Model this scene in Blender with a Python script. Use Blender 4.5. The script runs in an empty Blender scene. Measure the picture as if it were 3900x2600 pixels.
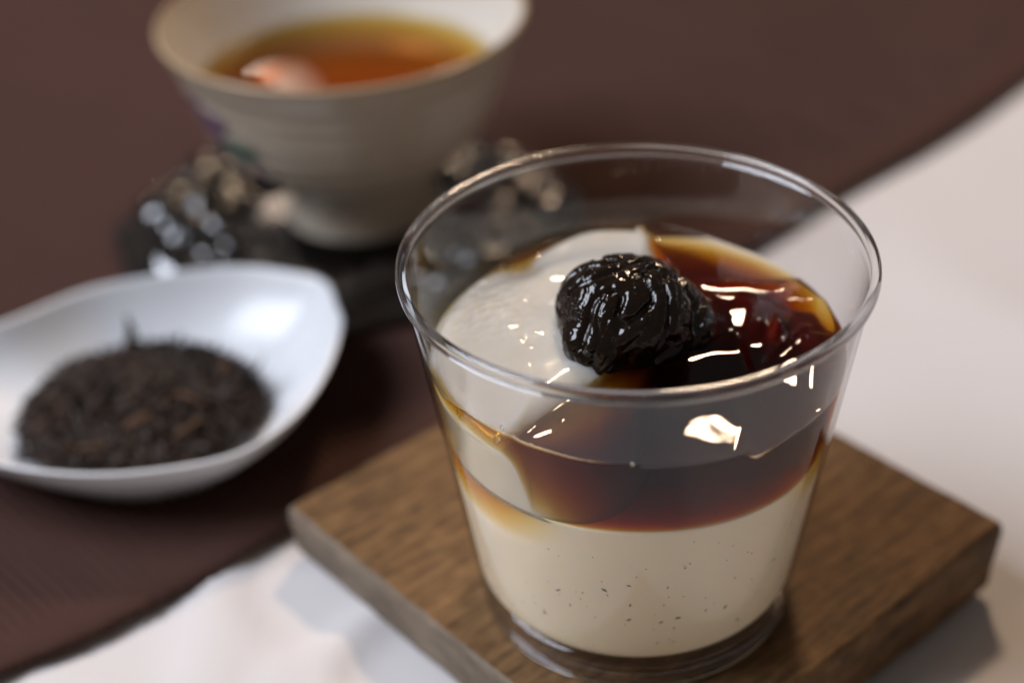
import bpy, bmesh, math, random
from mathutils import Vector, Matrix, noise, Euler

S = bpy.context.scene
COL = S.collection
R = math.radians
MM = 0.001
random.seed(7)

# ------------------------------------------------------------------ camera
cam = bpy.data.cameras.new("camera")
camo = bpy.data.objects.new("camera", cam)
COL.objects.link(camo)
PITCH, ROLL = 0.59599526, -0.04818507
fw = Vector((0, math.cos(PITCH), -math.sin(PITCH)))
rt = Vector((1, 0, 0))
up = rt.cross(fw)
rt2 = rt * math.cos(ROLL) + up * math.sin(ROLL)
up2 = rt2.cross(fw)
M = Matrix((rt2, up2, -fw)).transposed().to_4x4()
M.translation = Vector((-0.02277077, -0.2403483, 0.22289631))
camo.matrix_world = M
cam.sensor_width = 36
cam.lens = 55.377
cam.clip_start = 0.01
cam.clip_end = 50
cam.dof.use_dof = True
cam.dof.focus_distance = 0.274
cam.dof.aperture_fstop = 5.3
cam.dof.aperture_blades = 9
S.camera = camo

# ------------------------------------------------------------------ dim room light
world = bpy.data.worlds.new("World")
S.world = world
world.use_nodes = True
bg = world.node_tree.nodes["Background"]
bg.inputs[0].default_value = (0.105, 0.092, 0.084, 1)
bg.inputs[1].default_value = 1.0


def area(name, loc, target, sx, sy, power, color, shape="ELLIPSE"):
    l = bpy.data.lights.new(name, 'AREA')
    l.shape = shape
    l.size, l.size_y = sx, sy
    l.energy = power
    l.color = color
    o = bpy.data.objects.new(name, l)
    COL.objects.link(o)
    o.location = loc
    d = Vector(target) - Vector(loc)
    o.rotation_euler = d.to_track_quat('-Z', 'Y').to_euler()
    return o


area("window_light", (-0.78, -0.02, 0.90), (0, 0.05, 0), 0.80, 0.65, 15.0, (0.88, 0.94, 1.08))
area("warm_lamp", (0.18, 0.80, 0.90), (0, 0.0, 0), 0.15, 0.12, 5.9, (1.0, 0.73, 0.49))
area("far_back_lamp", (-0.235, 1.14, 0.495), (0, 0.0, 0), 0.06, 0.026, 0.03, (1.0, 0.78, 0.62))

S.view_settings.view_transform = 'Standard'
S.view_settings.look = 'None'
S.view_settings.exposure = 0
S.view_settings.gamma = 1
S.render.engine = 'CYCLES'
S.cycles.use_denoising = True
S.cycles.max_bounces = 16
S.cycles.transparent_max_bounces = 40
S.cycles.transmission_bounces = 12
S.cycles.glossy_bounces = 6
S.cycles.caustics_reflective = True
S.cycles.caustics_refractive = True
S.cycles.sample_clamp_indirect = 6.0


# ------------------------------------------------------------------ helpers
def mesh(name, verts, faces, mat, parent=None, smooth=True, flip=False):
    me = bpy.data.meshes.new(name)
    me.from_pydata([tuple(v) for v in verts], [], faces)
    if flip:
        me.flip_normals()
    me.update()
    if smooth:
        me.polygons.foreach_set("use_smooth", [True] * len(me.polygons))
    if mat:
        me.materials.append(mat)
    o = bpy.data.objects.new(name, me)
    COL.objects.link(o)
    if parent:
        o.parent = parent
        o.matrix_parent_inverse = parent.matrix_basis.inverted()
    return o


def fix_normals(o):
    bm = bmesh.new()
    bm.from_mesh(o.data)
    bmesh.ops.recalc_face_normals(bm, faces=bm.faces)
    bm.to_mesh(o.data)
    bm.free()
    return o


def thing(name, label, cat, loc=(0, 0, 0), group=None):
    o = bpy.data.objects.new(name, None)
    COL.objects.link(o)
    o.empty_display_size = 0.01
    o.location = loc
    return tag(o, label, cat, group)


def tag(o, label, cat, group=None, kind=None):
    if label:
        o["label"] = label
    if cat:
        o["category"] = cat
    if group:
        o["group"] = group
    if kind:
        o["kind"] = kind
    return o


def lathe(prof, n=128, center=(0, 0), closed=True, wob=None):
    """revolve a list of (r, z); r==0 points become poles"""
    verts, faces, rows = [], [], []
    cx, cy = center
    for r, z in prof:
        if r <= 1e-9:
            rows.append([len(verts)])
            verts.append((cx, cy, z))
        else:
            row = []
            for i in range(n):
                a = 2 * math.pi * i / n
                rr, zz = (r, z) if wob is None else wob(r, z, a)
                row.append(len(verts))
                verts.append((cx + rr * math.cos(a), cy + rr * math.sin(a), zz))
            rows.append(row)
    pairs = list(zip(rows, rows[1:]))
    if closed:
        pairs.append((rows[-1], rows[0]))
    for A, B in pairs:
        if len(A) == 1 and len(B) == 1:
            continue
        for i in range(n):
            j = (i + 1) % n
            if len(A) == 1:
                faces.append((A[0], B[j], B[i]))
            elif len(B) == 1:
                faces.append((A[i], A[j], B[0]))
            else:
                faces.append((A[i], A[j], B[j], B[i]))
    return verts, faces


def grid(nu, nv, f):
    verts = [f(i / nu, j / nv) for j in range(nv + 1) for i in range(nu + 1)]
    w = nu + 1
    faces = [(j * w + i, j * w + i + 1, (j + 1) * w + i + 1, (j + 1) * w + i) for j in range(nv) for i in range(nu)]
    return verts, faces


def sstep(a, b, x):
    t = min(1, max(0, (x - a) / (b - a)))
    return t * t * (3 - 2 * t)


def nz(x, y, z=0.0, s=1.0):
    return noise.noise(Vector((x * s, y * s, z * s)))


# ------------------------------------------------------------------ materials
def mat(name):
    m = bpy.data.materials.new(name)
    m.use_nodes = True
    nt = m.node_tree
    b = nt.nodes["Principled BSDF"]
    return m, nt, nt.nodes, nt.links, b


def simple(name, col, rough=0.5, spec=0.5, coat=0.0, bump=0.0, bscale=400, sss=0.0, sssr=(1, .6, .4), var=0.0, vscale=60):
    m, nt, N, L, b = mat(name)
    b.inputs["Base Color"].default_value = (*col, 1)
    b.inputs["Roughness"].default_value = rough
    b.inputs["Specular IOR Level"].default_value = spec
    b.inputs["Coat Weight"].default_value = coat
    b.inputs["Coat Roughness"].default_value = 0.10
    if sss > 0:
        b.inputs["Subsurface Weight"].default_value = 1.0
        b.inputs["Subsurface Radius"].default_value = sssr
        b.inputs["Subsurface Scale"].default_value = sss
    tc = N.new("ShaderNodeTexCoord")
    if var > 0:
        t = N.new("ShaderNodeTexNoise")
        t.inputs["Scale"].default_value = vscale
        t.inputs["Detail"].default_value = 5
        L.new(tc.outputs["Object"], t.inputs["Vector"])
        mx = N.new("ShaderNodeMix")
        mx.data_type = 'RGBA'
        mx.inputs["A"].default_value = (*[c * (1 - var) for c in col], 1)
        mx.inputs["B"].default_value = (*[min(1, c * (1 + var)) for c in col], 1)
        L.new(t.outputs["Fac"], mx.inputs["Factor"])
        L.new(mx.outputs["Result"], b.inputs["Base Color"])
    if bump > 0:
        t = N.new("ShaderNodeTexNoise")
        t.inputs["Scale"].default_value = bscale
        t.inputs["Detail"].default_value = 4
        L.new(tc.outputs["Object"], t.inputs["Vector"])
        bp = N.new("ShaderNodeBump")
        bp.inputs["Strength"].default_value = bump
        bp.inputs["Distance"].default_value = 0.0005
        L.new(t.outputs["Fac"], bp.inputs["Height"])
        L.new(bp.outputs["Normal"], b.inputs["Normal"])
        if coat > 0:
            L.new(bp.outputs["Normal"], b.inputs["Coat Normal"])
    return m


def thin_clear(name, f0=0.05, tint=(1, 1, 1), rough=0.02, sigma=None, density=0.0, bump=0.0, bscale=150, ior=None, smudge=0.0, scatter=None):
    """clear material: transparent body with Fresnel reflection, optional absorbing volume"""
    m = bpy.data.materials.new(name)
    m.use_nodes = True
    nt = m.node_tree
    N, L = nt.nodes, nt.links
    N.clear()
    out = N.new("ShaderNodeOutputMaterial")
    tr = N.new("ShaderNodeBsdfTransparent")
    tr.inputs[0].default_value = (*tint, 1)
    gl = N.new("ShaderNodeBsdfGlossy")
    gl.inputs["Roughness"].default_value = rough
    lw = N.new("ShaderNodeLayerWeight")
    pw = N.new("ShaderNodeMath")
    pw.operation = 'POWER'
    pw.inputs[1].default_value = 5
    ma = N.new("ShaderNodeMath")
    ma.operation = 'MULTIPLY_ADD'
    ma.inputs[1].default_value = (1 - f0) if f0 > 0.01 else 0.0
    ma.inputs[2].default_value = f0
    mx = N.new("ShaderNodeMixShader")
    L.new(lw.outputs["Facing"], pw.inputs[0])
    L.new(pw.outputs[0], ma.inputs[0])
    L.new(ma.outputs[0], mx.inputs[0])
    L.new(tr.outputs[0], mx.inputs[1])
    L.new(gl.outputs[0], mx.inputs[2])
    L.new(mx.outputs[0], out.inputs["Surface"])
    if bump > 0:
        tc = N.new("ShaderNodeTexCoord")
        t = N.new("ShaderNodeTexNoise")
        t.inputs["Scale"].default_value = bscale
        t.inputs["Detail"].default_value = 3
        L.new(tc.outputs["Object"], t.inputs["Vector"])
        bp = N.new("ShaderNodeBump")
        bp.inputs["Strength"].default_value = bump
        bp.inputs["Distance"].default_value = 0.001
        L.new(t.outputs["Fac"], bp.inputs["Height"])
        L.new(bp.outputs["Normal"], gl.inputs["Normal"])
        L.new(bp.outputs["Normal"], lw.inputs["Normal"])
    if smudge > 0:
        tc = N.new("ShaderNodeTexCoord")
        t = N.new("ShaderNodeTexNoise")
        t.inputs["Scale"].default_value = 70
        t.inputs["Detail"].default_value = 6
        L.new(tc.outputs["Object"], t.inputs["Vector"])
        mr = N.new("ShaderNodeMapRange")
        mr.inputs["From Min"].default_value = 0.45
        mr.inputs["From Max"].default_value = 0.75
        mr.inputs["To Min"].default_value = rough
        mr.inputs["To Max"].default_value = rough + smudge
        L.new(t.outputs["Fac"], mr.inputs["Value"])
        L.new(mr.outputs[0], gl.inputs["Roughness"])
    if ior:
        # a real refracting body
        N.remove(mx)
        gs = N.new("ShaderNodeBsdfGlass")
        gs.inputs["Color"].default_value = (*tint, 1)
        gs.inputs["Roughness"].default_value = rough
        gs.inputs["IOR"].default_value = ior
        # faces pressed against the cup wall pass light straight on
        at = N.new("ShaderNodeAttribute")
        at.attribute_name = "against_wall"
        t2 = N.new("ShaderNodeMixShader")
        L.new(at.outputs["Fac"], t2.inputs[0])
        L.new(gs.outputs[0], t2.inputs[1])
        L.new(tr.outputs[0], t2.inputs[2])
        L.new(t2.outputs[0], out.inputs["Surface"])
    if sigma:
        v = N.new("ShaderNodeVolumeAbsorption")
        v.inputs["Color"].default_value = (*[1 - s / density for s in sigma], 1)
        v.inputs["Density"].default_value = density
        if scatter:
            vs = N.new("ShaderNodeVolumeScatter")
            vs.inputs["Color"].default_value = (*scatter[:3], 1)
            vs.inputs["Density"].default_value = scatter[3]
            vs.inputs["Anisotropy"].default_value = 0.2
            ad = N.new("ShaderNodeAddShader")
            L.new(v.outputs[0], ad.inputs[0])
            L.new(vs.outputs[0], ad.inputs[1])
            v = ad
        L.new(v.outputs[0], out.inputs["Volume"])
    return m


M_wall = thin_clear("clear_plastic", f0=0.052, tint=(0.985, 0.985, 0.99), rough=0.012, bump=0.06, bscale=110, smudge=0.10)
M_jelly = thin_clear("dark_jelly", f0=0.022, rough=0.012, sigma=(46, 215, 680), density=760, ior=1.35, scatter=(0.92, 0.42, 0.30, 62))
M_wall_wet = thin_clear("clear_plastic_wetted", f0=0.002, tint=(0.985, 0.985, 0.99), rough=0.02)
M_tea = thin_clear("tea_liquid", f0=0.022, rough=0.01, sigma=(26, 61, 260), density=280)
M_bubble = thin_clear("bubble_film", f0=0.06, rough=0.02)

m, nt, N, L, b = mat("moulded_rim_plastic")
b.inputs["Base Color"].default_value = (1, 1, 1, 1)
b.inputs["Transmission Weight"].default_value = 1
b.inputs["IOR"].default_value = 1.5
b.inputs["Roughness"].default_value = 0.03
M_rim = m

M_pudding = simple("vanilla_pudding", (0.91, 0.765, 0.53), rough=0.35, spec=0.3, sss=0.0025, sssr=(1, .75, .45), bump=0.08, bscale=500, var=0.025, vscale=90)
M_slice = simple("pale_fruit_flesh", (0.64, 0.595, 0.515), rough=0.14, spec=0.5, sss=0.008, sssr=(1, .8, .5), bump=0.04, bscale=200, var=0.06, vscale=120, coat=1.0)
M_prune = simple("prune_skin", (0.0085, 0.0038, 0.0015), rough=0.09, spec=0.5, coat=0.0, bump=0.14, bscale=800)
M_speck = simple("vanilla_seed", (0.10, 0.06, 0.03), rough=0.6)
M_black = simple("black_lacquer", (0.004, 0.003, 0.003), rough=0.10, spec=0.9, coat=0.9)
M_glaze_out = simple("pale_stoneware_glaze", (0.42, 0.355, 0.275), rough=0.25, spec=0.5, bump=0.05, bscale=150, var=0.06, vscale=50)
M_glaze_in = simple("white_stoneware_glaze", (0.66, 0.60, 0.51), rough=0.18, spec=0.5, var=0.03, vscale=40)
M_rimband = simple("tan_rim_glaze", (0.42, 0.30, 0.18), rough=0.2)
M_dish = simple("white_porcelain", (0.74, 0.745, 0.755), rough=0.27, spec=0.5, coat=0.0, bump=0.02, bscale=80)
M_purple = simple("purple_enamel", (0.14, 0.075, 0.17), rough=0.3)
M_green = simple("green_enamel", (0.10, 0.17, 0.115), rough=0.3)
M_leaf = simple("dried_tea_leaf", (0.030, 0.016, 0.009), rough=0.55, spec=0.4, var=0.5, vscale=220)
M_leaf_b = simple("brown_tea_stalk", (0.085, 0.042, 0.019), rough=0.6, spec=0.3, var=0.35, vscale=260)
M_strand = simple("wet_gelatin_edge", (0.75, 0.70, 0.64), rough=0.12, spec=0.6)


def wood_mat(name, dark, light, ang, grey=0.0):
    m, nt, N, L, b = mat(name)
    tc = N.new("ShaderNodeTexCoord")
    mp = N.new("ShaderNodeMapping")
    mp.inputs["Rotation"].default_value = (0, 0, -ang)
    L.new(tc.outputs["Object"], mp.inputs["Vector"])
    mp2 = N.new("ShaderNodeMapping")
    mp2.inputs["Scale"].default_value = (70, 520, 200)
    L.new(mp.outputs[0], mp2.inputs["Vector"])
    t1 = N.new("ShaderNodeTexNoise")
    t1.inputs["Scale"].default_value = 1
    t1.inputs["Detail"].default_value = 6
    t1.inputs["Roughness"].default_value = 0.65
    L.new(mp2.outputs[0], t1.inputs["Vector"])
    t2 = N.new("ShaderNodeTexNoise")
    t2.inputs["Scale"].default_value = 260
    t2.inputs["Detail"].default_value = 4
    t2.inputs["Roughness"].default_value = 0.6
    L.new(mp.outputs[0], t2.inputs["Vector"])
    t3 = N.new("ShaderNodeTexNoise")
    t3.inputs["Scale"].default_value = 28
    t3.inputs["Detail"].default_value = 3
    L.new(mp.outputs[0], t3.inputs["Vector"])
    a1 = N.new("ShaderNodeMath")
    a1.operation = 'MULTIPLY_ADD'
    a1.inputs[1].default_value = 0.62
    L.new(t1.outputs["Fac"], a1.inputs[0])
    m3 = N.new("ShaderNodeMath")
    m3.operation = 'MULTIPLY_ADD'
    m3.inputs[1].default_value = 0.22
    L.new(t2.outputs["Fac"], m3.inputs[0])
    m4 = N.new("ShaderNodeMath")
    m4.operation = 'MULTIPLY'
    m4.inputs[1].default_value = 0.20
    L.new(t3.outputs["Fac"], m4.inputs[0])
    L.new(m4.outputs[0], m3.inputs[2])
    L.new(m3.outputs[0], a1.inputs[2])
    cr = N.new("ShaderNodeValToRGB")
    cr.color_ramp.elements[0].position = 0.36
    cr.color_ramp.elements[1].position = 0.67
    cr.color_ramp.elements[0].color = (*dark, 1)
    cr.color_ramp.elements[1].color = (*light, 1)
    L.new(a1.outputs[0], cr.inputs[0])
    L.new(cr.outputs[0], b.inputs["Base Color"])
    b.inputs["Roughness"].default_value = 0.62
    b.inputs["Specular IOR Level"].default_value = 0.25
    bp = N.new("ShaderNodeBump")
    bp.inputs["Strength"].default_value = 0.7
    bp.inputs["Distance"].default_value = 0.0006
    L.new(a1.outputs[0], bp.inputs["Height"])
    L.new(bp.outputs["Normal"], b.inputs["Normal"])
    return m


BOARD_ANG = -0.86916625
M_wood = wood_mat("oiled_wood", (0.030, 0.0135, 0.0048), (0.25, 0.135, 0.054), BOARD_ANG + math.pi / 2)
M_wood_end = wood_mat("weathered_wood_edge", (0.10, 0.075, 0.052), (0.27, 0.21, 0.15), BOARD_ANG)


def weave_mat(name, c0, c1, scale, bump, rough=0.85):
    m, nt, N, L, b = mat(name)
    tc = N.new("ShaderNodeTexCoord")
    t = N.new("ShaderNodeTexNoise")
    t.inputs["Scale"].default_value = scale
    t.inputs["Detail"].default_value = 5
    t.inputs["Roughness"].default_value = 0.7
    L.new(tc.outputs["Object"], t.inputs["Vector"])
    t2 = N.new("ShaderNodeTexNoise")
    t2.inputs["Scale"].default_value = 9
    t2.inputs["Detail"].default_value = 3
    L.new(tc.outputs["Object"], t2.inputs["Vector"])
    ad = N.new("ShaderNodeMath")
    ad.operation = 'MULTIPLY_ADD'
    ad.inputs[1].default_value = 0.5
    mu = N.new("ShaderNodeMath")
    mu.operation = 'MULTIPLY'
    mu.inputs[1].default_value = 0.5
    L.new(t2.outputs["Fac"], mu.inputs[0])
    L.new(t.outputs["Fac"], ad.inputs[0])
    L.new(mu.outputs[0], ad.inputs[2])
    mx = N.new("ShaderNodeMix")
    mx.data_type = 'RGBA'
    mx.inputs["A"].default_value = (*c0, 1)
    mx.inputs["B"].default_value = (*c1, 1)
    L.new(ad.outputs[0], mx.inputs["Factor"])
    L.new(mx.outputs["Result"], b.inputs["Base Color"])
    b.inputs["Roughness"].default_value = rough
    b.inputs["Specular IOR Level"].default_value = 0.15
    bp = N.new("ShaderNodeBump")
    bp.inputs["Strength"].default_value = bump
    bp.inputs["Distance"].default_value = 0.0005
    L.new(t.outputs["Fac"], bp.inputs["Height"])
    L.new(bp.outputs["Normal"], b.inputs["Normal"])
    return m


M_runner = weave_mat("brown_woven_cloth", (0.035, 0.0160, 0.0118), (0.092, 0.0445, 0.034), 700, 0.5)
M_cloth = weave_mat("cream_table_linen", (0.61, 0.57, 0.55), (0.715, 0.685, 0.67), 900, 0.2)

# ------------------------------------------------------------------ tablecloth
T = -0.012


def drop(x, y):
    """the table linen sags a little under the right corner of the board"""
    return 0.0062 * math.exp(-((x - 0.082) ** 2 + (y + 0.002) ** 2) / (2 * 0.045 ** 2))


def cloth_pt(u, v):
    def warp(t, c):
        s = (t - c)
        return s * (0.35 + 6.0 * s * s * 4) * 0.6
    x = warp(u, 0.5) - 0.02
    y = warp(v, 0.42) + 0.05
    n = nz(x, y, 0.3, 16) * 0.5 + nz(x + y * .6, y * .5 - x * .5, 4.2, 34) * 0.3
    crease = 0
    for (ax, ay, ang, wd, am) in ((-.088, -.012, 1.62, .006, .9), (-.070, -.012, 0.9, .005, .8), (-.05, -.035, 2.3, .007, .9), (-.10, -.02, 2.7, .009, .6), (.12, .03, 1.1, .012, .5), (.12, .10, 2.2, .014, .5)):
        d = -(x - ax) * math.sin(ang) + (y - ay) * math.cos(ang)
        al = (x - ax) * math.cos(ang) + (y - ay) * math.sin(ang)
        crease += am * math.exp(-(d / wd) ** 2) * math.exp(-(al / .05) ** 2)
    depth = 0.0022 + 0.0012 * n - 0.0042 * crease
    return (x, y, T - drop(x, y) - max(0.0001, depth + .0008))


v, f = grid(260, 260, cloth_pt)
o = mesh("tablecloth", v, f, M_cloth)
tag(o, "cream linen tablecloth with soft creases lying under the board and runner", "tablecloth")

# ------------------------------------------------------------------ brown runner
EDGE = [(-0.215, -0.040), (-0.165, -0.026), (-0.131, -0.0075), (-0.103, 0.0112), (-0.0753, 0.0349), (0.0, 0.1045), (0.0781, 0.1755), (0.1154, 0.2085), (0.1553, 0.2484), (0.25, 0.345), (0.36, 0.46)]


def catmull(P, t):
    n = len(P) - 1
    s = min(n - 1e-6, max(0, t * n))
    i = int(s)
    w = s - i
    p0, p1, p2, p3 = [Vector(P[max(0, min(n, k))]) for k in (i - 1, i, i + 1, i + 2)]
    return 0.5 * ((2 * p1) + (-p0 + p2) * w + (2 * p0 - 5 * p1 + 4 * p2 - p3) * w * w + (-p0 + 3 * p1 - 3 * p2 + p3) * w ** 3)


RUN_DIR = Vector((-0.68, 0.733))
NU, NV = 2600, 46
ARC = [0.0]
for _i in range(NU):
    ARC.append(ARC[-1] + (catmull(EDGE, (_i + 1) / NU) - catmull(EDGE, _i / NU)).length)


def runner_top(u, v):
    e = catmull(EDGE, u)
    dist = (v ** 1.9) * 0.62
    p = e + RUN_DIR * dist
    fray = 0.0004 * nz(u * 400, 1.7) + 0.0004 * nz(u * 120, 9.1)
    p = p - RUN_DIR * fray * max(0, 1 - dist / .004)
    s = ARC[min(NU, max(0, int(round(u * NU))))] / 0.0026
    rib = (0.5 + 0.5 * math.sin(s * 2 * math.pi + 1.5 * nz(u * 25, dist * 40, 3))) * (0.75 + .7 * nz(u * 60, dist * 60, 5))
    near = sstep(0.010, 0.014, dist)
    hem = sstep(0.0, 0.0012, dist)
    z = T + 0.0009 + 0.0009 * hem + 0.0013 * rib * near + 0.0002 * nz(p.x, p.y, 0, 60)
    z += 0.0004 * math.exp(-((dist - .007) / .003) ** 2)
    curl = sstep(0.27, 0.12, u) * math.exp(-dist / 0.018)
    z += 0.0022 * curl
    return p, z


verts, faces = [], []
W_ = NU + 1
for j in range(NV + 1):
    for i in range(NU + 1):
        p, z = runner_top(i / NU, j / NV)
        verts.append((p.x, p.y, z))
for j in range(NV):
    for i in range(NU):
        a = j * W_ + i
        faces.append((a, a + 1, a + W_ + 1, a + W_))
base = len(verts)
for i in range(NU + 1):
    p, z = runner_top(i / NU, 0)
    q = p + RUN_DIR * 0.0012
    verts.append((p.x - RUN_DIR.x * .0002, p.y - RUN_DIR.y * .0002, z - 0.0005))
for i in range(NU + 1):
    p, z = runner_top(i / NU, 0)
    q = p + RUN_DIR * 0.03
    verts.append((q.x, q.y, T + 0.0003))
for i in range(NU):
    faces.append((base + i, base + i + 1, i + 1, i))
    faces.append((base + W_ + i, base + W_ + i + 1, base + i + 1, base + i))
runner = thing("table_runner", "dark brown ribbed fabric runner with a frayed hem, under the tea bowl and dish", "table runner", (0, 0.1045, T))
mesh("cloth_panel", verts, faces, M_runner, runner)
# frayed threads along the edge
verts, faces = [], []
for k in range(700):
    u = 0.10 + 0.40 * random.random()
    p, z = runner_top(u, 0)
    d = -RUN_DIR
    side = Vector((d.y, -d.x))
    ln = random.uniform(.0004, .0013)
    w = random.uniform(.00012, .00025)
    q = p + d * ln + side * random.uniform(-.0006, .0006)
    i = len(verts)
    zz = z - .0004
    for (pp, h) in ((p, zz), (q, zz - ln * .4)):
        verts += [(pp.x + side.x * w, pp.y + side.y * w, h), (pp.x - side.x * w, pp.y - side.y * w, h), (pp.x, pp.y, h + 2 * w)]
    faces += [(i, i + 1, i + 4, i + 3), (i + 1, i + 2, i + 5, i + 4), (i + 2, i, i + 3, i + 5), (i + 3, i + 4, i + 5)]
tag(mesh("fringe", verts, faces, M_runner, runner), None, None, kind="stuff")

# ------------------------------------------------------------------ wooden board
bc = Vector((0.00272439, 0.01979198))
BW, BH = 0.05600668, 0.05359383
ax_ = Vector((math.cos(BOARD_ANG), math.sin(BOARD_ANG)))
ay_ = Vector((-ax_.y, ax_.x))


def board_outline(inset, z, n=60):
    pts = []
    w, h = BW - inset, BH - inset
    cr = 0.0009
    seg = []
    corners = [(1, -1), (1, 1), (-1, 1), (-1, -1)]
    for ci, (sx, sy) in enumerate(corners):
        a0 = [-90, 0, 90, 180][ci]
        for k in range(5):
            a = R(a0 + k * 22.5)
            seg.append((sx * (w - cr) + cr * math.cos(a), sy * (h - cr) + cr * math.sin(a)))
        nx = corners[(ci + 1) % 4]
        p = seg[-1]
        a1 = R([0, 90, 180, 270][ci])
        q = (nx[0] * (w - cr) + cr * math.cos(a1), nx[1] * (h - cr) + cr * math.sin(a1))
        for k in range(1, n):
            t = k / n
            seg.append((p[0] + (q[0] - p[0]) * t, p[1] + (q[1] - p[1]) * t))
    for (lx, ly) in seg:
        wv = 0.00035 * nz(lx * 120, ly * 120, z * 60) + 0.00025 * nz(lx * 400, ly * 400, z * 200 + 5)
        l = math.hypot(lx, ly)
        lx += lx / l * wv
        ly += ly / l * wv
        pts.append((bc.x + ax_.x * lx + ay_.x * ly, bc.y + ax_.y * lx + ay_.y * ly))
    return pts


rings = [(0.0014, T - 0.0012), (0.0006, T + 0.0004), (0.0006, T + 0.004), (0.0002, T + 0.0075), (0.0, -0.0016), (0.0003, -0.0006), (0.0011, 0.0)]
board = thing("wooden_board", "small square wooden board with rough edges, under the dessert cup", "board", (bc.x, bc.y, T))
verts, faces = [], []
for ins, z in rings:
    for k, (x, y) in enumerate(board_outline(ins, z)):
        zz = z + (-drop(x, y)) * max(0, min(1, (-z) / 0.0118))
        if z > -0.003:
            zz += 0.00018 * nz(x * 300, y * 300, 2)
            if z >= -0.0001:
                zz = min(zz, 0.0)
        verts.append((x, y, zz))
n = len(verts) // len(rings)
for r_ in range(len(rings) - 1):
    for i in range(n):
        j = (i + 1) % n
        faces.append((r_ * n + i, r_ * n + j, (r_ + 1) * n + j, (r_ + 1) * n + i))
topring = list(range((len(rings) - 1) * n, len(rings) * n))
faces.append(tuple(reversed(list(range(n)))))
se = mesh("side_edges", verts, faces, M_wood_end, board)
se.data.materials.append(M_wood)
for p in se.data.polygons:
    if abs(p.normal.x * ax_.x + p.normal.y * ax_.y) > 0.6:
        p.material_index = 1
verts2 = [verts[k] for k in topring]
ctr = len(verts2)
verts2.append((bc.x, bc.y, -0.0001))
mesh("top_face", verts2, [(i, (i + 1) % n, ctr) for i in range(n)], M_wood, board, smooth=False)

# ------------------------------------------------------------------ clear plastic cup
H = 0.0776


def r_out(z):
    return 0.0309 + 0.0113 * z / H


def r_in(z):
    return r_out(z) - 0.0008


cup = thing("plastic_cup", "clear tapered plastic dessert cup standing on the wooden board", "cup", (0, 0, 0))
prof = []
zs = [0.0012 + (0.0757 - 0.0012) * i / 60 for i in range(61)]
prof += [(r_out(z), z) for z in zs]
prof += [(r_in(z), z) for z in reversed(zs) if z > 0.0080]
prof += [(r_in(0.0078) - .0006, 0.0080), (0.02, 0.0078), (0, 0.0078)]
prof2 = [(0, 0.0066), (0.02, 0.0066), (r_in(0.0066) - .0008, 0.0064), (r_in(0.005), 0.005), (r_in(0.0012), 0.0012)]
v, f = lathe(prof + prof2, 192, closed=True)
cup_wall = mesh("cup_wall", v, f, M_wall, cup)
# rolled rim: rounded bead
prof = []
for k in range(20):
    a = 2 * math.pi * k / 20
    c, s = math.cos(a), math.sin(a)
    prof.append((0.04205 + 0.00095 * math.copysign(abs(c) ** .8, c), 0.0764 + 0.0013 * math.copysign(abs(s) ** .8, s)))
v, f = lathe(prof, 256)
fix_normals(mesh("rim", v, f, M_rim, cup))
prof = []
for k in range(12):
    a = 2 * math.pi * k / 12
    prof.append((0.0302 + 0.0007 * math.cos(a), 0.0007 + 0.0006 * math.sin(a)))
v, f = lathe(prof, 192)
fix_normals(mesh("foot_ring", v, f, M_rim, cup))

# ------------------------------------------------------------------ pudding
PT = 0.0425


def az_gap(a):
    """how far the pudding surface has shrunk from the wall (m) by azimuth (deg)"""
    d = (a + 150 + 180) % 360 - 180
    g = math.exp(-(d / 21) ** 2)
    d2 = (a + 28 + 180) % 360 - 180
    return g * 0.0018 + 0.0004 * math.exp(-(d2 / 16) ** 2)


def pud_top(a):
    """height of the pudding's contact line on the wall"""
    d = math.radians(a)
    return 0.0428 + 0.0006 * math.cos(d + 1.9) + 0.0003 * math.sin(3 * d)


NP = 192
verts, faces = [], []
levels = []
zb = 0.0083
rows = []
for k in range(46):
    t = k / 45
    row = []
    for i in range(NP):
        a = 360 * i / NP
        ad = a if a <= 180 else a - 360
        zt = pud_top(ad)
        z = zb + (zt - zb) * t
        g = az_gap(ad)
        lo = 0.0325
        fall = sstep(lo, zt, z)
        rr = r_in(z) - 0.00012 - g * fall - 0.00045 * sstep(zb + .0012, zb, z)
        an = R(a)
        row.append(len(verts))
        verts.append((rr * math.cos(an), rr * math.sin(an), z))
    rows.append(row)
for k, s in enumerate((0.96, 0.85, 0.6, 0.3)):
    row = []
    for i in range(NP):
        x, y, z = verts[rows[45][i]]
        row.append(len(verts))
        verts.append((x * s, y * s, z - 0.0004 * (k + 1) + 0.0004 * nz(x * s * 120, y * s * 120)))
    rows.append(row)
for A, B in zip(rows, rows[1:]):
    for i in range(NP):
        j = (i + 1) % NP
        faces.append((A[i], A[j], B[j], B[i]))
c1 = len(verts)
verts.append((0, 0, zb))
c2 = len(verts)
verts.append((0, 0, PT - .002))
for i in range(NP):
    j = (i + 1) % NP
    faces.append((rows[0][j], rows[0][i], c1))
    faces.append((rows[-1][i], rows[-1][j], c2))
pudding = thing("vanilla_pudding", "cream vanilla pudding layer speckled with seeds at the bottom of the clear cup", "pudding", (0, 0, zb))
mesh("pudding_body", verts, faces, M_pudding, pudding)
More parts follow.
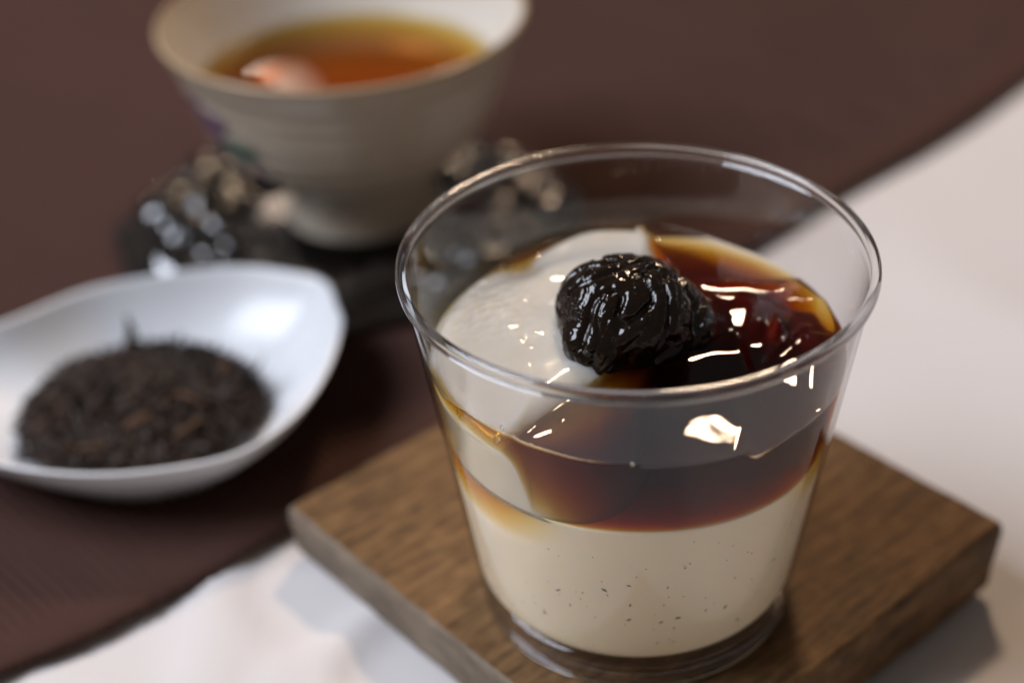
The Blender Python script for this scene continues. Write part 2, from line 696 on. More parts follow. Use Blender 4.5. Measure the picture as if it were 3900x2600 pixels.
# seeds against the wall
verts, faces = [], []
ico = [(0, 0, 1), (1, 0, 0), (0, 1, 0), (-1, 0, 0), (0, -1, 0), (0, 0, -1)]
icof = [(0, 1, 2), (0, 2, 3), (0, 3, 4), (0, 4, 1), (5, 2, 1), (5, 3, 2), (5, 4, 3), (5, 1, 4)]
for k in range(130):
    a = random.uniform(-178, -2)
    z = random.uniform(0.010, 0.0405)
    if az_gap(a) > 0.0003 and z > .028:
        continue
    big = random.random() ** 3
    s = 0.00010 + 0.00020 * big
    rr = r_in(z) - 0.00008
    c = Vector((rr * math.cos(R(a)), rr * math.sin(R(a)), z))
    tn = Vector((-math.sin(R(a)), math.cos(R(a)), 0))
    nn = Vector((math.cos(R(a)), math.sin(R(a)), 0))
    upv = Vector((0, 0, 1))
    th = random.uniform(0, 3.14)
    e1 = tn * math.cos(th) + upv * math.sin(th)
    e2 = -tn * math.sin(th) + upv * math.cos(th)
    st = random.uniform(1.2, 2.8)
    i0 = len(verts)
    for p in ico:
        verts.append(c + e1 * p[0] * s * st + e2 * p[1] * s * .8 + nn * p[2] * 0.00006)
    faces += [tuple(i0 + q for q in t) for t in icof]
tag(mesh("vanilla_seeds", verts, faces, M_speck, pudding), None, None, kind="stuff")

# ------------------------------------------------------------------ pale fruit slice
SL = [(7.7, 27.2), (6.5, 33.5), (5.0, 37.6), (-4, 37.9), (-12, 35.9), (-20, 32.2), (-27, 26.5), (-32.5, 19), (-36, 10), (-37.3, 1), (-36.6, -8), (-34, -16), (-30, -22.5), (-26.2, -26.2), (-23.5, -25.6), (-17, -21.0), (-10.6, -15.7), (-6, -11.5), (-2.3, -7), (1.5, 2), (4.8, 13), (7.0, 21)]


SL_LOW = SL[:13] + [(-24.4, -27.1), (-20.8, -29.7), (-16.8, -31.7), (-11.8, -32.5), (-6.7, -30.8), (-1, -24), (3, -12), (6, 2), (9.0, 18)]


def slice_top(x, y):
    """height in mm"""
    a = math.degrees(math.atan2(y, x))
    h = 61.6 - 0.055 * (x + 18) + 0.02 * (y - 5)
    r = math.hypot(x, y)
    h -= 3.3 * sstep(23, 37.5, r) * sstep(-4, -20, x)
    # dent at the back rim
    h -= 1.3 * math.exp(-(((x + 19) / 4.5) ** 2 + ((y - 29) / 8.0) ** 2))
    h += 0.5 * nz(x, y, 1.0, 0.10) + 0.05 * nz(x, y, 3.0, 0.30)
    wr = math.exp(-(((x + 28) / 6.5) ** 2 + ((y - 11) / 12.0) ** 2))
    h += wr * 0.40 * nz(x * .9, y * .9, 8.0, 0.6)
    h += wr * 0.16 * nz(x, y, 12.0, 1.3)
    h += 0.40 * max(0, nz(x, y, 21.0, 0.45) - 0.40)
    return h


NSL = 280
out = [catmull([SL[-2], SL[-1]] + SL + [SL[0], SL[1]], (2 + i * len(SL) / NSL) / (len(SL) + 3)) for i in range(NSL)]
out_low = [catmull([SL_LOW[-2], SL_LOW[-1]] + SL_LOW + [SL_LOW[0], SL_LOW[1]], (2 + i * len(SL) / NSL) / (len(SL) + 3)) for i in range(NSL)]
cx = sum(p.x for p in out) / NSL
cy = sum(p.y for p in out) / NSL
verts, faces, rows = [], [], []
ZB = 42.6
levels = []
for k in range(10):
    levels.append((1.0, 'side', k / 9))
for k in range(1, 100):
    t = k / 100
    levels.append((1 - t, 'top', t))
for s, kind, t in levels:
    row = []
    for p, pl in zip(out, out_low):
        x = cx + (p.x - cx) * s
        y = cy + (p.y - cy) * s
        # distance to the outline, roughly
        dist = (1 - s) * math.hypot(p.x - cx, p.y - cy)
        if kind == 'side':
            z = ZB + (slice_top(x, y) - 2.2 - 1.6 * sstep(35.5, 31.0, math.hypot(p.x, p.y)) - ZB) * t
            e_ = (1 - t) ** 0.42
            x += (pl.x - p.x) * e_
            y += (pl.y - p.y) * e_
            if math.hypot(p.x, p.y) > 34:
                k_ = (r_in(z * MM) / MM - 0.30) / math.hypot(x, y)
                x, y = x * k_, y * k_
        else:
            cutk = sstep(35.5, 31.0, math.hypot(p.x, p.y))
            q = min(1, dist / (3.4 + 3.5 * cutk))
            z = slice_top(x, y) - (2.2 + 1.6 * cutk) * (1 - math.sqrt(max(0, 1 - (1 - q) ** 2)))
        rmax = r_in(z * MM) / MM - 0.28
        r = math.hypot(x, y)
        if r > rmax:
            x *= rmax / r
            y *= rmax / r
        row.append(len(verts))
        verts.append((x * MM, y * MM, z * MM))
    rows.append(row)
for A, B in zip(rows, rows[1:]):
    for i in range(NSL):
        j = (i + 1) % NSL
        faces.append((A[i], A[j], B[j], B[i]))
c1 = len(verts)
verts.append((cx * MM, cy * MM, ZB * MM))
c2 = len(verts)
verts.append((cx * MM, cy * MM, slice_top(cx, cy) * MM))
for i in range(NSL):
    j = (i + 1) % NSL
    faces.append((rows[0][j], rows[0][i], c1))
    faces.append((rows[-1][i], rows[-1][j], c2))
o = fix_normals(mesh("fruit_slice", verts, faces, M_slice))
tag(o, "pale translucent half-moon fruit slice sunk in the dark jelly beside the prune", "fruit slice")

# ------------------------------------------------------------------ dark jelly
CONT = [(-180, 57), (-160, 59.6), (-135, 62.6), (-120, 61.8), (-100, 60.6), (-90, 60.0), (-60, 58.8), (-25, 58.0), (0, 58.6), (25, 58.8), (50, 59.2), (80, 61.0), (90, 61.4), (110, 60.5), (140, 57.5), (180, 57)]


def contact(a):
    for (a0, h0), (a1, h1) in zip(CONT, CONT[1:]):
        if a0 <= a <= a1:
            return h0 + (h1 - h0) * sstep(0, 1, (a - a0) / (a1 - a0))
    return 57


def seg_d(x, y, p, q):
    """signed distance to the line p->q (left positive) and position along it"""
    dx, dy = q[0] - p[0], q[1] - p[1]
    l = math.hypot(dx, dy)
    return (-(x - p[0]) * dy + (y - p[1]) * dx) / l, ((x - p[0]) * dx + (y - p[1]) * dy) / l / l


def jelly_h(x, y):
    a = math.degrees(math.atan2(y, x))
    r = math.hypot(x, y)
    c = contact(a)
    d = max(0, r_in(c * MM) / MM - 0.2 - r)
    h = 58.0 + 0.25 * nz(x, y, 2.0, 0.07)
    # chunk towards the camera with a crisp ridge behind it
    e = -6.2 + 0.27 * (x - 2.6) - 0.020 * (x - 4) ** 2 * (1 if x < 4 else -.6)
    front = sstep(0.9, -0.5, y - e) * sstep(19.6, 18.2, x + .06 * (y + 2))
    top = 59.3 + 0.55 * math.exp(-((y - e) / 3.0) ** 2) + 0.018 * (y + 14) + 0.20 * nz(x, y, 5, .11) + 0.05 * nz(x, y, 33, .17) - 0.9 * sstep(-4, -14, x)
    top += 1.1 * math.exp(-(((x - 17.5) / 2.6) ** 2 + ((y + 1.8) / 2.4) ** 2))
    h = h + (top - h) * front
    # groove right of the ridge
    g = math.exp(-((x - 19.3 + .07 * (y + 2)) / 0.45) ** 2) * sstep(2, -3, y)
    h -= 1.6 * g
    # chunk at the right with facets
    fx = x - (22.6 + 0.30 * (y + 6))
    right = sstep(-0.3, 3.6, fx) * sstep(10.5, 7.0, y + 0.10 * (x - 30))
    t2 = 59.5 + 0.03 * (y + 4) - .011 * (x - 29) ** 2 - .006 * (y + 8) ** 2
    h = h + (t2 - h) * right * (1 - 0.0 * front)
    d1, s1 = seg_d(x, y, (24.6, -6.6), (30.4, -0.7))
    h += 0.8 * math.exp(-(d1 / 0.8) ** 2) * sstep(-.5, .1, s1) * sstep(1.6, 1.0, s1)
    d2, s2 = seg_d(x, y, (30.4, -0.7), (38, -2))
    h += 0.45 * sstep(.7, -.5, d2) * sstep(-.15, .3, s2)
    # facet standing up at (23..29, 3..8)
    w = math.exp(-(((x - 26.0) / 3.4) ** 2 + ((y - 2.0) / 4.6) ** 2))
    h += 2.4 * w * (0.65 + 0.35 * math.sin((x - y * .35) * 1.25))
    # rounded chunk edge towards the back
    be = 18.8 + 0.9 * math.sin((x - 10) * .28) - 0.006 * (x - 20) ** 2
    h += 1.1 * sstep(1.0, -0.6, y - be) * sstep(7, 11, x) * sstep(-3, 9, y) * (1 - right)
    bw = math.exp(-(((x - 20.0) / 4.0) ** 2 + ((y - 16.8) / 1.1) ** 2))
    h += 0.7 * bw
    bw = math.exp(-(((x - 27.0) / 2.6) ** 2 + ((y - 15.3) / 1.0) ** 2))
    h += 0.5 * bw
    h += 0.55 * math.exp(-(((x - 15.0) / 2.4) ** 2 + ((y - 4.5) / 2.4) ** 2))
    h += 0.10 * math.sin((x - 8) * .30 + (y + 25) * .34) * sstep(-8, -16, y)
    # lump by the wall
    w = math.exp(-(((x - 37.2) / 1.5) ** 2 + ((y - 6.5) / 5.2) ** 2))
    h += 3.2 * w
    h += 0.012 * nz(x, y, 7, 0.5)
    h += 0.6 * sstep(6, 18, y) * (1 - right)
    d3, s3 = seg_d(x, y, (4.6, 38.0), (9.2, 24.0))
    h += 2.2 * math.exp(-(d3 / 0.9) ** 2) * sstep(-.1, .05, s3) * sstep(1.25, .8, s3)
    # meniscus: climbs to the contact line
    k = math.exp(-d / 1.1)
    return h + (c - h) * k


NA, NR = 384, 170
verts, faces, rows = [], [], []
for k in range(1, NR + 1):
    row = []
    t = k / NR
    t = 1 - (1 - t) ** 1.25
    for i in range(NA):
        a = -180 + 360 * i / NA
        c = contact(a)
        rr = t * (r_in(c * MM) / MM - 0.2)
        x, y = rr * math.cos(R(a)), rr * math.sin(R(a))
        row.append(len(verts))
        verts.append((x * MM, y * MM, (jelly_h(x, y) if k < NR else c) * MM))
    rows.append(row)
JB = 0.030
for k in range(1, 9):
    row = []
    for i in range(NA):
        a = -180 + 360 * i / NA
        z0 = contact(a) * MM
        z = z0 + (JB - z0) * k / 8
        rr = r_in(z) - 0.0002
        row.append(len(verts))
        verts.append((rr * math.cos(R(a)), rr * math.sin(R(a)), z))
    rows.append(row)
for A, B in zip(rows, rows[1:]):
    for i in range(NA):
        j = (i + 1) % NA
        faces.append((A[i], B[i], B[j], A[j]))
c1 = len(verts)
verts.append((0, 0, jelly_h(0, 0) * MM))
c2 = len(verts)
verts.append((0, 0, JB))
for i in range(NA):
    j = (i + 1) % NA
    faces.append((rows[0][i], rows[0][j], c1))
    faces.append((rows[-1][j], rows[-1][i], c2))
jelly = thing("dark_jelly", "glossy dark brown broken jelly on the pudding inside the clear cup", "jelly", (0, 0, PT))
jb = fix_normals(mesh("jelly_body", verts, faces, M_jelly, jelly))
att = jb.data.attributes.new("against_wall", 'FLOAT', 'FACE')
vals = []
for p in jb.data.polygons:
    c = p.center
    vals.append(1.0 if math.hypot(c.x, c.y) > r_in(c.z) - 0.0003 and abs(p.normal.z) < 0.4 else 0.0)
att.data.foreach_set("value", vals)


def tube(pts, rad, n=8):
    verts, faces = [], []
    m = len(pts)
    for k, p in enumerate(pts):
        p = Vector(p)
        d = (Vector(pts[min(m - 1, k + 1)]) - Vector(pts[max(0, k - 1)])).normalized()
        s = d.cross(Vector((0, 0, 1)))
        if s.length < 1e-4:
            s = d.cross(Vector((1, 0, 0)))
        s.normalize()
        u = s.cross(d)
        rr = rad[k] if isinstance(rad, (list, tuple)) else rad
        for i in range(n):
            a = 2 * math.pi * i / n
            verts.append(p + (s * math.cos(a) + u * math.sin(a)) * rr)
    for k in range(m - 1):
        for i in range(n):
            j = (i + 1) % n
            faces.append((k * n + i, k * n + j, (k + 1) * n + j, (k + 1) * n + i))
    faces.append(tuple(range(n - 1, -1, -1)))
    faces.append(tuple(range((m - 1) * n, m * n)))
    return verts, faces


# thin gelatin strand from the prune to the front wall
v, f = tube([(-11.0 * MM, -18.2 * MM, 60.7 * MM), (-8.0 * MM, -14.6 * MM, 60.9 * MM), (-5.2 * MM, -11.2 * MM, 61.3 * MM)], [.00006, .00010, .00012])
mesh("strand", v, f, M_bubble, jelly)


def ellipsoid(c, rx, n=16, m=10, mtx=None):
    verts, faces = [], []
    rows = []
    for k in range(1, m):
        th = math.pi * k / m
        row = []
        for i in range(n):
            a = 2 * math.pi * i / n
            p = Vector((rx[0] * math.sin(th) * math.cos(a), rx[1] * math.sin(th) * math.sin(a), rx[2] * math.cos(th)))
            row.append(len(verts))
            verts.append((mtx @ p if mtx else p) + Vector(c))
        rows.append(row)
    a0 = len(verts)
    verts.append((mtx @ Vector((0, 0, rx[2])) if mtx else Vector((0, 0, rx[2]))) + Vector(c))
    a1 = len(verts)
    verts.append((mtx @ Vector((0, 0, -rx[2])) if mtx else Vector((0, 0, -rx[2]))) + Vector(c))
    for A, B in zip(rows, rows[1:]):
        for i in range(n):
            j = (i + 1) % n
            faces.append((A[i], B[i], B[j], A[j]))
    for i in range(n):
        j = (i + 1) % n
        faces.append((a0, rows[0][i], rows[0][j]))
        faces.append((rows[-1][i], a1, rows[-1][j]))
    return verts, faces


for (a, z, s) in ((-133.2, 58.7, 1.0), (-130.4, 62.6, .6), (-127, 61.6, .28), (-126, 61.4, .22), (-122, 61.2, .25), (-119.5, 61.0, .2), (-150, 58.5, .45), (-149, 57.6, .35), (-96, 60.2, .5)):
    zz = z * MM
    rr = r_in(zz) - 0.0005
    mt = Matrix.Rotation(R(a), 3, 'Z')
    v, f = ellipsoid((rr * math.cos(R(a)), rr * math.sin(R(a)), zz), (0.0005 * s, 0.0007 * s, 0.0011 * s), mtx=mt)
    mesh("bubble", v, f, M_rim, jelly)

# where jelly or pudding wets the wall, the inner face stops reflecting
cup_wall.data.materials.append(M_wall_wet)
for p in cup_wall.data.polygons:
    c = p.center
    if c.z > 0.0078:
        rr = math.hypot(c.x, c.y)
        if rr < r_in(c.z) + 0.0003 and c.z < contact(math.degrees(math.atan2(c.y, c.x))) * MM:
            p.material_index = 1

# ------------------------------------------------------------------ prune
bm = bmesh.new()


def add_ell(c, r, rot):
    mt = Matrix.Translation(Vector(c)) @ Euler([R(q) for q in rot]).to_matrix().to_4x4() @ Matrix.Diagonal((*r, 1))
    bmesh.ops.create_icosphere(bm, subdivisions=4, radius=1, matrix=mt)


add_ell((-1.2, 2.8, 62.6), (13.4, 13.0, 11.2), (0, 14, 25))
add_ell((-7.2, -4.0, 61.0), (7.5, 7.0, 7.0), (0, 0, 0))
add_ell((2.6, -1.5, 61.5), (8.0, 7.0, 7.0), (0, 0, 0))
add_ell((8.0, 4.0, 60.6), (6.2, 9.0, 6.8), (6, 30, 30))
for q in bm.verts:
    q.co *= 10.0 * MM  # worked at x10 so the voxel size is comfortable
me = bpy.data.meshes.new("prune_raw")
bm.to_mesh(me)
bm.free()
tmp = bpy.data.objects.new("prune_raw", me)
COL.objects.link(tmp)
md = tmp.modifiers.new("r", 'REMESH')
md.mode = 'VOXEL'
md.voxel_size = 0.0033
dg = bpy.context.evaluated_depsgraph_get()
me2 = bpy.data.meshes.new_from_object(tmp.evaluated_get(dg))
bpy.data.objects.remove(tmp)
me2.name = "prune"
bm = bmesh.new()
bm.from_mesh(me2)
for q in bm.verts:
    q.co *= 0.1
for _ in range(6):
    bmesh.ops.smooth_vert(bm, verts=bm.verts, factor=0.5, use_axis_x=True, use_axis_y=True, use_axis_z=True)
bm.normal_update()
disp = []
for q in bm.verts:
    p = q.co * 1000 + Vector((41.0, 17.0, -9.0))
    w = p + Vector((nz(p.x, p.y, p.z, .15), nz(p.y, p.z, p.x + 9, .15), nz(p.z, p.x, p.y + 4, .15))) * 2.0
    d = 0
    tdir = Vector((0.45, 0.30, 0.84)).normalized()
    la = w.dot(tdir)
    f1 = (w - tdir * la) * 0.16 + tdir * la * 0.05
    f2 = (w - tdir * la) * 0.34 + tdir * la * 0.11 + Vector((7.0, 3.0, 1.0))
    n1 = noise.noise(f1)
    d -= 1.0 * math.exp(-(n1 / 0.10) ** 2)         # long folds
    n2 = noise.noise(f2)
    d -= 0.27 * math.exp(-(n2 / 0.13) ** 2)         # finer wrinkles between them
    d += 0.7 * noise.noise(w * 0.09)
    d += 0.13 * noise.noise((p - tdir * p.dot(tdir)) * 1.1 + tdir * p.dot(tdir) * 0.5)
    d += 0.12 * noise.noise(p * 2.0)
    d += 0.04 * noise.noise(p * 3.6)
    disp.append(d)
for q, d in zip(bm.verts, disp):
    q.co += q.normal * d * MM
bm.to_mesh(me2)
bm.free()
me2.polygons.foreach_set("use_smooth", [True] * len(me2.polygons))
me2.materials.clear()
me2.materials.append(M_prune)
prune = bpy.data.objects.new("prune", me2)
COL.objects.link(prune)
tag(prune, "wrinkled shiny black preserved plum on top of the jelly and pale slice", "plum")

# ------------------------------------------------------------------ tea bowl
BX, BY = -0.0648, 0.166
OUT = [(20.0, -2.0), (22.2, -1.6), (22.2, 1.5), (21.4, 7.0), (21.8, 11.5), (25.5, 14.2), (30.8, 18.2), (34.8, 22.6), (37.8, 27.0), (40.1, 31.5), (42.0, 36.0), (43.8, 41.5), (45.8, 47.0), (48.2, 52.5), (50.0, 56.6)]
INN = [(49.0, 57.2), (46.5, 52.0), (43.6, 46.0), (41.0, 41.0), (38.6, 36.5), (35.5, 32.0), (29.0, 29.8), (15.0, 29.0), (0, 28.8)]


def dense(P, n):
    return [catmull(P, i / n) for i in range(n + 1)]


bowl = thing("tea_bowl", "pale glazed tea bowl with a flared rim and painted flower on the black saucer", "bowl", (BX, BY, -0.002))


def ripple(r, z, a):
    zz = z * 1000
    k = sstep(13, 18, zz) * sstep(54, 44, zz)
    return (r + 0.00055 * k * math.sin(zz * 1.05 + .3 * math.sin(a)), z)


pts = [(p.x * MM, p.y * MM) for p in dense(OUT, 70)]
pts = [(0, -0.0005), (0.0175, -0.0005), (0.0185, -0.002)] + pts
v, f = lathe(pts, 128, (BX, BY), closed=False, wob=ripple)
mesh("outer_body", v, f, M_glaze_out, bowl)
pts = [(p.x * MM, p.y * MM) for p in dense(INN, 40)]
pts[-1] = (0, 0.0288)
v, f = lathe(pts, 128, (BX, BY), closed=False)
mesh("inner_surface", v, f, M_glaze_in, bowl)
prof = [(49.9, 56.4), (50.5, 57.3), (50.3, 58.0), (49.6, 58.2), (49.0, 57.7), (48.9, 57.0)]
v, f = lathe([(p.x * MM, p.y * MM) for p in dense(prof, 12)], 128, (BX, BY), closed=False)
mesh("rim_band", v, f, M_rimband, bowl)


def bowl_r(z):
    zz = z * 1000
    for (r0, z0), (r1, z1) in zip(OUT[2:], OUT[3:]):
        if z0 <= zz <= z1:
            return (r0 + (r1 - r0) * (zz - z0) / (z1 - z0)) * MM
    return 0.05


def petal(name, az, z, w, h, rot, mat_, inner=False):
    verts, faces = [], []
    n = 14
    for ring in (0, .5, 1):
        for i in range(n if ring else 1):
            a = 2 * math.pi * i / n
            lx, lz = ring * w * math.cos(a), ring * h * math.sin(a)
            x = lx * math.cos(rot) - lz * math.sin(rot)
            zz = z + (lx * math.sin(rot) + lz * math.cos(rot))
            rr = bowl_r(zz)
            rr = rr - 0.0031 if inner else rr + 0.0007 - .0002 * ring
            an = R(az) + x / rr
            verts.append((BX + rr * math.cos(an), BY + rr * math.sin(an), zz))
    for i in range(n):
        j = (i + 1) % n
        faces.append((0, 1 + i, 1 + j))
        faces.append((1 + i, 1 + n + i, 1 + n + j, 1 + j))
    mesh(name, verts, faces, mat_, bowl)


for (az, z, w, h, rot) in ((219, .034, .0055, .0032, .5), (213, .037, .005, .003, -.4), (225, .021, .0070, .0030, -.45), (218, .0235, .0045, .0030, .5)):
    petal("painted_petal", az - 2, z + .005, w * 1.3, h * 1.4, rot, M_purple)
for (az, z, w, h, rot) in ((230, .0275, .0050, .0030, .2), (224, .026, .0035, .0026, -.5)):
    petal("painted_leaf", az - 2, z + .005, w * 1.3, h * 1.4, rot, M_green)

# tea in the bowl
TL = 0.0415
pts = [(p.x * MM, p.y * MM) for p in dense(INN, 40)]
prof = [(0, TL)]
rt_ = None
low = [(r - 0.0001, z + 0.0001) for r, z in pts if z < TL - .0004]
r_edge = low[0][0] + 0.0003
prof += [(r_edge * .5, TL), (r_edge - .0012, TL), (r_edge - .0002, TL + .0003)] + low[:-1] + [(0, 0.0289)]
v, f = lathe(prof, 96, (BX, BY), closed=False)
o = fix_normals(mesh("tea", v, f, M_tea))
tag(o, "clear amber tea filling the pale bowl on the black saucer", "tea")

# ------------------------------------------------------------------ carved saucer
SX, SY = -0.069, 0.166


def saucer_z(r, a):
    """r in mm -> z in mm"""
    lob = 0.5 + 0.5 * math.cos(6 * a + 0.4)
    z = -8.0
    rim = sstep(30, 52, r)
    z += 5.0 * sstep(8, 22, r) * 0.2 + 9.0 * rim
    z -= 7.5 * sstep(60, 70, r)
    cx_, cy_ = r * math.cos(a), r * math.sin(a)
    vd = noise.voronoi(Vector((cx_ * .112, cy_ * .112, 0.5)))[0][0]
    carve = 4.5 * math.sqrt(max(0, 1 - (vd / 0.72) ** 2)) + 0.5 * nz(cx_, cy_, 9, .5)
    amp = 0.10 + 0.90 * abs(math.cos(a + .12)) ** 1.8
    z = -8 + (z + 8) * (.20 + .80 * amp)
    z += (carve - 2.0) * sstep(30, 42, r) * sstep(64, 58, r) * amp
    z += 1.2 * math.sin(6 * a + .5) * rim * amp
    return z


def saucer_R(a):
    return 63.0 + 5.0 * math.cos(2 * a) + 1.3 * math.cos(12 * a)


NA2, NR2 = 300, 110
verts, faces, rows = [], [], []
for k in range(1, NR2 + 1):
    row = []
    for i in range(NA2):
        a = 2 * math.pi * i / NA2
        t = k / NR2
        rr = t * 70
        z = saucer_z(rr, a)
        rw = t * saucer_R(a)
        row.append(len(verts))
        verts.append((SX + rw * math.cos(a) * MM, SY + rw * math.sin(a) * MM, max(z, -9) * MM))
    rows.append(row)
for s, z in ((0.99, -6.5), (0.80, -9.6), (0.55, -9.8)):
    row = []
    for i in range(NA2):
        a = 2 * math.pi * i / NA2
        rw = s * saucer_R(a)
        row.append(len(verts))
        verts.append((SX + rw * math.cos(a) * MM, SY + rw * math.sin(a) * MM, z * MM))
    rows.append(row)
for A, B in zip(rows, rows[1:]):
    for i in range(NA2):
        j = (i + 1) % NA2
        faces.append((A[i], B[i], B[j], A[j]))
c = len(verts)
verts.append((SX, SY, -8 * MM))
c2 = len(verts)
verts.append((SX, SY, -9.8 * MM))
for i in range(NA2):
    j = (i + 1) % NA2
    faces.append((c, rows[0][i], rows[0][j]))
    faces.append((rows[-1][i], c2, rows[-1][j]))
saucer = mesh("carved_saucer", verts, faces, M_black)
tag(saucer, "black lacquered carved saucer with lobed edge under the tea bowl", "saucer")

# ------------------------------------------------------------------ teardrop dish
DR = [(-64.2, 82), (-62.4, 72), (-64.4, 53), (-70.0, 36.6), (-80.5, 24.2), (-95, 19.6), (-113, 18.8), (-132, 23.6), (-150, 34), (-162, 48), (-166.5, 63), (-160, 75), (-146, 81.5), (-128.2, 96.0), (-107.5, 102.2), (-90, 103.6), (-75.9, 99.5), (-67.6, 94.0)]
ND = 144
outl = [catmull([DR[-2], DR[-1]] + DR + [DR[0], DR[1]], (2 + i * len(DR) / ND) / (len(DR) + 3)) for i in range(ND)]
outl = [Vector((p.x + 0.8 * (-2.0 + (p.x + 62.7) * 0.048), p.y + 0.8 * (12.7 + (p.y - 19) * 0.05) - 3.0 * sstep(60, 100, p.y))) for p in outl]
DC = Vector((-114.5, 73))
FC = Vector((-112, 69.5))
# (scale, z, centre blend) from the foot outwards, over the rim and down the inside
lev = [(0.50, -9.9), (0.555, -10.0), (0.57, -9.6), (0.575, -8.0), (0.64, -6.0), (0.76, -1.2), (0.86, 4.6), (0.93, 9.0), (0.975, 13.6), (0.995, 15.2), (0.993, 16.0), (0.972, 15.8), (0.945, 13.6), (0.895, 9.4), (0.82, 4.4), (0.72, -0.6), (0.58, -4.6), (0.40, -6.6), (0.2, -7.2)]
fine = []
LV = [Vector(l) for l in lev]
for i in range((len(lev) - 1) * 3 + 1):
    fine.append(catmull(LV, i / ((len(lev) - 1) * 3)))
verts, faces, rows = [], [], []
for l in fine:
    s, z = l.x, -10.0 + (l.y + 10.0) * 0.79
    row = []
    b_ = sstep(.9, .5, s)
    cc = DC.lerp(FC, b_)
    for p in outl:
        q = p - DC
        # foot is rounder than the rim
        ang = math.atan2(q.y, q.x)
        rnd = Vector((math.cos(ang), math.sin(ang))) * 44
        q = q.lerp(rnd, 0.55 * b_)
        x, y = cc + q * s
        row.append(len(verts))
        verts.append((x * MM, y * MM, z * MM))
    rows.append(row)
for A, B in zip(rows, rows[1:]):
    for i in range(ND):
        j = (i + 1) % ND
        faces.append((A[i], A[j], B[j], B[i]))
c = len(verts)
verts.append((FC.x * MM, FC.y * MM, -9.2 * MM))
c2 = len(verts)
verts.append((FC.x * MM, FC.y * MM, -7.85 * MM))
for i in range(ND):
    j = (i + 1) % ND
    faces.append((rows[0][j], rows[0][i], c))
    faces.append((rows[-1][i], rows[-1][j], c2))
dish = mesh("teardrop_dish", verts, faces, M_dish)
fix_normals(dish)
tag(dish, "white porcelain teardrop dish with one pointed corner, holding loose tea leaves", "dish")


# ------------------------------------------------------------------ tea leaves
def leaf(c, ln, wd, yaw, pitch, curl, tw):
    """a twisted dried leaf as a thick strip"""
    verts, faces = [], []
    n = 6
    d = Vector((math.cos(yaw) * math.cos(pitch), math.sin(yaw) * math.cos(pitch), math.sin(pitch)))
    s = d.cross(Vector((0, 0, 1))).normalized()
    u = s.cross(d)
    for k in range(n + 1):
        t = k / n - .5
        w = wd * (1 - (2 * abs(t)) ** 2.2 * .85)
        a = tw * t
        e = s * math.cos(a) + u * math.sin(a)
        f_ = -s * math.sin(a) + u * math.cos(a)
        p = Vector(c) + d * t * ln + u * curl * ln * (0.25 - t * t * 1.0) + s * 0.1 * ln * math.sin(t * 5 + tw)
        verts += [p + e * w, p + f_ * w * .35, p - e * w, p - f_ * w * .35]
    for k in range(n):
        for i in range(4):
            j = (i + 1) % 4
            faces.append((k * 4 + i, k * 4 + j, k * 4 + 4 + j, k * 4 + 4 + i))
    faces.append((3, 2, 1, 0))
    faces.append((n * 4, n * 4 + 1, n * 4 + 2, n * 4 + 3))
    return verts, faces


HC = Vector((-113.5, 68.5))


def heap(x, y):
    ex = (x - HC.x) / 30.5
    ey = (y - HC.y) / 28.5
    q = ex * ex + ey * ey
    return q, -7.0 + 11.5 * max(0, 1 - q) ** 0.55


verts, faces = [], []
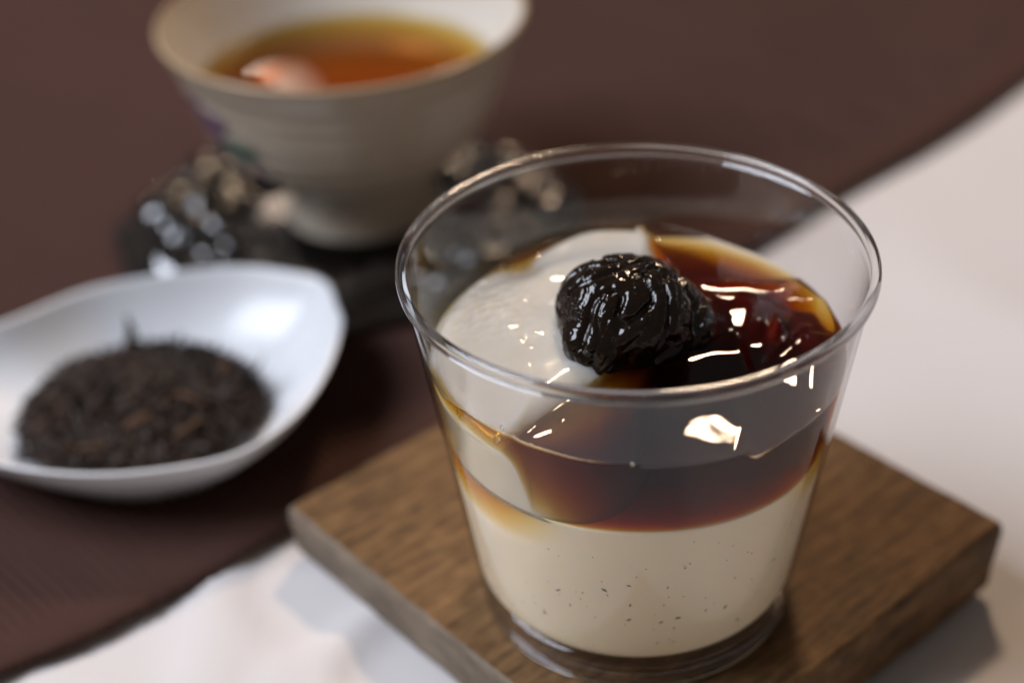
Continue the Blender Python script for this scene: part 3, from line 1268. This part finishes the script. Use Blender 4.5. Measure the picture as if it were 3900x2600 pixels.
# a low mound below the leaves so that the heap is solid
v, f = grid(40, 40, lambda a, b: (0, 0, 0))
mound = []
for j in range(41):
    for i in range(41):
        rr = i / 40
        a = 2 * math.pi * j / 40
        x, y = HC.x + 27.5 * rr * math.cos(a), HC.y + 24.5 * rr * math.sin(a)
        q, z = heap(x, y)
        mound.append((x * MM, y * MM, (z - 1.2 + .7 * nz(x, y, 0, .5)) * MM))
verts += mound
faces += f
for k in range(2000):
    rr = math.sqrt(random.random())
    a = random.uniform(0, 2 * math.pi)
    x, y = HC.x + 29.5 * rr * math.cos(a), HC.y + 26.5 * rr * math.sin(a)
    q, z = heap(x, y)
    if q > 1.02:
        continue
    ln = random.uniform(4, 12) * (1 if random.random() < .8 else 1.5)
    if q > .6:
        ln = min(ln, 7.5)
        z += 1.2
    v, f = leaf((x * MM, y * MM, (z + random.uniform(-.8, 1.4)) * MM), ln * MM, random.uniform(.40, 1.2) * MM, random.uniform(0, 6.28), random.gauss(0, .30), random.uniform(-.5, .6), random.uniform(-3, 3))
    i0 = len(verts)
    verts += v
    faces += [tuple(i0 + q_ for q_ in t) for t in f]
o = mesh("loose_tea_leaves", verts, faces, M_leaf)
tag(o, "heap of dark dried loose tea leaves in the white teardrop dish", "tea leaves", kind="stuff")


def one_leaf(label, c, ln, wd, yaw, pitch, m_, curl=.25, tw=1.0):
    c = (c[0] - 1.8, c[1] + 5.5, c[2] - 2.6)
    v, f = leaf([q * MM for q in c], ln * MM, wd * MM, yaw, pitch, curl, tw)
    o = mesh("tea_leaf", v, f, m_)
    tag(o, label, "tea leaf", "single leaves lying on the tea heap")


one_leaf("dark leaf standing upright at the back of the tea heap", (-117.5, 86.0, 7.5), 12, 1.5, 1.4, 1.25, M_leaf)
one_leaf("dark leaf tip leaning on the dish wall at the right end of the tea heap", (-85.0, 72.0, 4.5), 11, 1.3, .5, .75, M_leaf)
one_leaf("brown stalk at the left end of the tea heap", (-131.0, 57.0, 5.5), 13, 1.5, 1.25, .2, M_leaf_b)
one_leaf("longest brown stalk lying along the front of the tea heap", (-121.0, 45.5, 4.2), 19, 1.2, .12, .05, M_leaf_b)
one_leaf("broad brown leaf at the front middle of the tea heap", (-109.0, 50.5, 7.4), 9, 2.4, .9, .1, M_leaf_b)
one_leaf("thin brown stalk crossing over another near the middle of the tea heap", (-99.0, 57.0, 8.0), 12, .9, 2.9, .05, M_leaf_b)
one_leaf("short tilted brown stalk at the front right of the tea heap", (-97.0, 48.0, 6.6), 9, 1.1, .9, .2, M_leaf_b)
one_leaf("reddish brown leaf at the back right of the tea heap", (-92.0, 72.0, 5.6), 7, 2.0, 1.9, .2, M_leaf_b)
